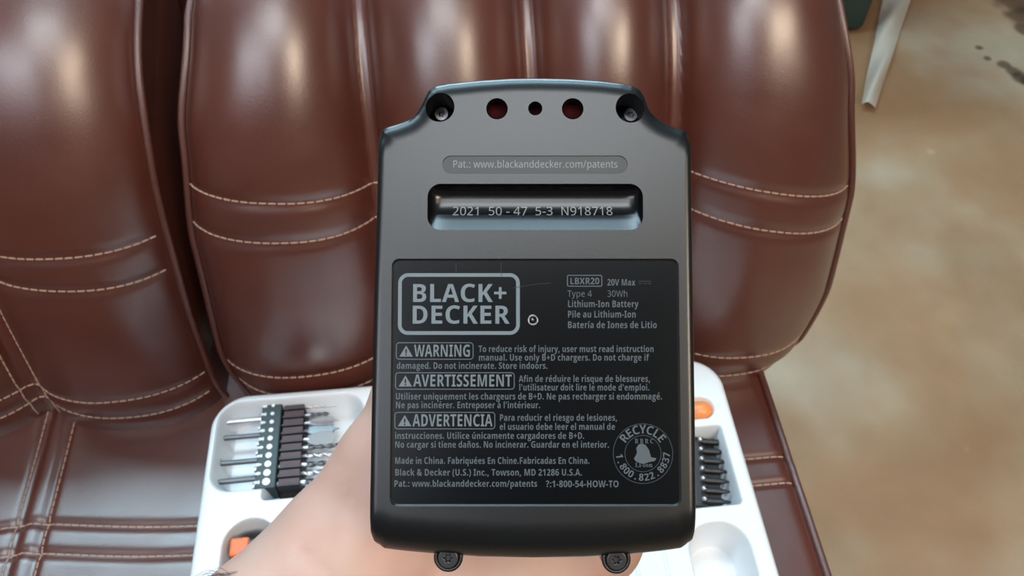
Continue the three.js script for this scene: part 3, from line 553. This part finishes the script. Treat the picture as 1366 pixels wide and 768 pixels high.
// ---------------------------------------------------------------- the hand
{
  const P = (px, py, d) => V((px - 683) / F * d, -(py - 384) / F * d, -d);
  const sd = (p, a, b, ra, rb) => { const ba = b.clone().sub(a), pa = p.clone().sub(a), t = clamp(pa.dot(ba) / ba.lengthSq()); return pa.addScaledVector(ba, -t).length() - lerp(ra, rb, t); };
  const smin = (a, b, k) => { const h = clamp(0.5 + 0.5 * (b - a) / k); return lerp(b, a, h) - k * h * (1 - h); };
  const base = P(520, 700, 0.25);
  const chains = [];
  const bone = (a, b, ra, rb, k = 0.010) => chains.push([a, b, ra, rb, k]);
  const wr = P(362, 868, 0.243), wu = P(585, 935, 0.247), er = wr.clone().add(V(-0.105, -0.135, 0.075)), eu = wu.clone().add(V(-0.125, -0.140, 0.080));
  bone(er, wr, 0.036, 0.0245, 0.02); bone(eu, wu, 0.034, 0.022, 0.02);
  bone(wr, P(455, 752, 0.250), 0.0245, 0.0215, 0.014); bone(wu, P(600, 780, 0.252), 0.022, 0.018, 0.014);
  bone(P(470, 745, 0.250), P(520, 632, 0.250), 0.0215, 0.0165, 0.014);            // thenar
  bone(wr, P(655, 615, 0.259), 0.020, 0.0125, 0.014); bone(wu, P(715, 640, 0.260), 0.019, 0.0125, 0.012); bone(wu, P(765, 675, 0.259), 0.018, 0.012, 0.012);
  bone(P(640, 860, 0.252), P(800, 722, 0.256), 0.0165, 0.0125, 0.004);               // hypothenar, set off by a crease
  // thumb and four fingers, closed on the far side of the pack
  const chain = (pts, r, k = 0.004) => { for (let i = 1; i < pts.length; i++) bone(pts[i - 1], pts[i], r[i - 1], r[i], i === 1 ? 0.008 : k); };
  chain([P(520, 632, 0.250), P(550, 535, 0.2495), P(580, 455, 0.246)], [0.0160, 0.0120, 0.0090]);
  chain([P(655, 615, 0.259), P(672, 490, 0.262), P(668, 405, 0.257), P(662, 350, 0.249)], [0.0105, 0.0092, 0.0082, 0.0072]);
  chain([P(715, 640, 0.260), P(742, 505, 0.263), P(742, 405, 0.258), P(735, 345, 0.249)], [0.0105, 0.0092, 0.0084, 0.0074]);
  chain([P(765, 675, 0.259), P(808, 550, 0.262), P(815, 455, 0.258), P(808, 395, 0.249)], [0.0100, 0.0088, 0.0080, 0.0070]);
  chain([P(803, 720, 0.256), P(862, 620, 0.259), P(876, 545, 0.256), P(868, 498, 0.249)], [0.0095, 0.0080, 0.0070, 0.0062]);
  const creases = [[P(462, 672, 0.231), P(492, 712, 0.231)], [P(400, 735, 0.228), P(470, 790, 0.226)]];   // shallow skin folds
  const field = (p) => { let d = 1; for (const [a, b, ra, rb, k] of chains) d = smin(d, sd(p, a, b, ra, rb), k); for (const [a, b] of creases) { const t = clamp(((p.x - a.x) * (b.x - a.x) + (p.y - a.y) * (b.y - a.y)) / ((b.x - a.x) ** 2 + (b.y - a.y) ** 2)), r = Math.hypot(p.x - lerp(a.x, b.x, t), p.y - lerp(a.y, b.y, t)); if (r < 0.006) d += 0.00030 * Math.exp(-((r / 0.0018) ** 2)); } return d + 0.0006 * fbm(p.x * 60, p.y * 60, p.z * 60, 2); };
  const lo = V(-0.235, -0.30, -0.285), hi = V(0.075, 0.02, -0.115), N = 116, half = Math.max(hi.x - lo.x, hi.y - lo.y, hi.z - lo.z) / 2 * 1.02, c = lo.clone().add(hi).multiplyScalar(0.5);
  const mc = new MarchingCubes(N, M.hair, false, false, 400000);
  mc.isolation = 0;
  const p = V(0, 0, 0), hs = N / 2;
  for (let k = 0; k < N; k++) for (let j = 0; j < N; j++) for (let i = 0; i < N; i++) { p.set((i - hs) / hs, (j - hs) / hs, (k - hs) / hs).multiplyScalar(half).add(c); mc.field[i + j * N + k * N * N] = -field(p); }
  mc.update();
  const n = mc.count ?? mc.geometry.drawRange.count, src = mc.positionArray, pos = new Float32Array(n * 3), nor = new Float32Array(n * 3), col = new Float32Array(n * 3), q = V(0, 0, 0), e = 0.0008, g3 = V(0, 0, 0);
  for (let i = 0; i < n; i++) {
    q.set(src[i * 3], src[i * 3 + 1], src[i * 3 + 2]).multiplyScalar(half).add(c);
    pos.set([q.x - base.x, q.y - base.y, q.z - base.z], i * 3);
    const f = (dx, dy, dz) => field(p.set(q.x + dx, q.y + dy, q.z + dz));
    g3.set(f(e, 0, 0) - f(-e, 0, 0), f(0, e, 0) - f(0, -e, 0), f(0, 0, e) - f(0, 0, -e)).normalize();
    nor.set([g3.x, g3.y, g3.z], i * 3);
    const a = fbm(q.x * 45, q.y * 45, q.z * 45 + 3, 3), b = fbm(q.x * 180, q.y * 180, q.z * 180, 2);
    col.set([0.47 + 0.03 * a + 0.02 * b, 0.272 - 0.05 * a + 0.02 * b, 0.213 - 0.05 * a + 0.02 * b], i * 3);
  }
  const g = new THREE.BufferGeometry();
  g.setAttribute('position', new THREE.BufferAttribute(pos, 3)); g.setAttribute('normal', new THREE.BufferAttribute(nor, 3)); g.setAttribute('color', new THREE.BufferAttribute(col, 3));
  const hand = mesh('person', mergeVertices(g, 1e-6), phys({ vertexColors: true, roughness: 0.48, sheen: 0.25, sheenColor: new THREE.Color(0.9, 0.6, 0.5), sheenRoughness: 0.5 }));
  hand.applyMatrix4(new THREE.Matrix4().makeTranslation(base.x, base.y, base.z).premultiply(camM));
  tag(hand, 'bare hand and forearm of a person holding the black battery from behind', 'person');
  const hairs = [];
  for (let i = 0; i < 16; i++) {
    const s = P(286 + rnd() * 26 - i * 0.5, 742 + i * 1.6 + rnd() * 4, 0.232); 
    // slide the root onto the skin
    for (let k = 0; k < 30; k++) { const d = field(s); if (Math.abs(d) < 1e-4) break; s.add(V(0.7, -0.7, -0.1).normalize().multiplyScalar(d * 0.8)); }
    const L = 0.005 + rnd() * 0.005, a = Math.PI * (0.80 + 0.35 * rnd());
    const pts = [s.clone(), s.clone().add(V(Math.cos(a) * L * 0.5, Math.sin(a) * L * 0.4 + 0.0008, 0.001)), s.clone().add(V(Math.cos(a) * L, Math.sin(a) * L * 0.3, 0.001))].map((v) => v.sub(base));
    hairs.push(new THREE.TubeGeometry(new THREE.CatmullRomCurve3(pts), 8, 0.00005, 5));
  }
  mesh('arm_hair', merge(hairs), M.hair, hand);
}

// ---------------------------------------------------------------- behind the sofa
{
  const t = thing('storage_bin', 'dark teal plastic bin standing behind the right end of the sofa', 'bin', [0.715, 0, -1.64]);
  mesh('bin_body', rbox(0.40, 0.42, 0.34, 0.02, 0, 0.212, 0), M.teal, t);
  mesh('rim', rbox(0.42, 0.03, 0.36, 0.012, 0, 0.43, 0), M.teal, t);
  // a strip of clear wrapping hanging past the cushion's edge
  const A = V(1.075, 0.005, -1.66), B = V(0.826, 0.005, -1.215);
  const sheet = grid(range(0, 1, 30), range(0, 1, 60), (u, v) => { const w = lerp(0.062, 0.026, v), c = A.clone().lerp(B, v), k = u - 0.5; return [c.x + k * w, 0.012 + 0.014 * (1 - 4 * k * k) + 0.004 * Math.sin(v * 14 + u * 5), c.z + k * w * 0.35]; }, true);
  const m = mesh('plastic_wrap', sheet, phys({ color: new THREE.Color().setRGB(0.75, 0.68, 0.58), roughness: 0.25, transmission: 0.35, thickness: 0, side: THREE.DoubleSide }));
  tag(m, 'pale clear plastic wrapping strip lying on the floor beside the right cushion', 'wrapping');
}
renderer.render(scene, camera);
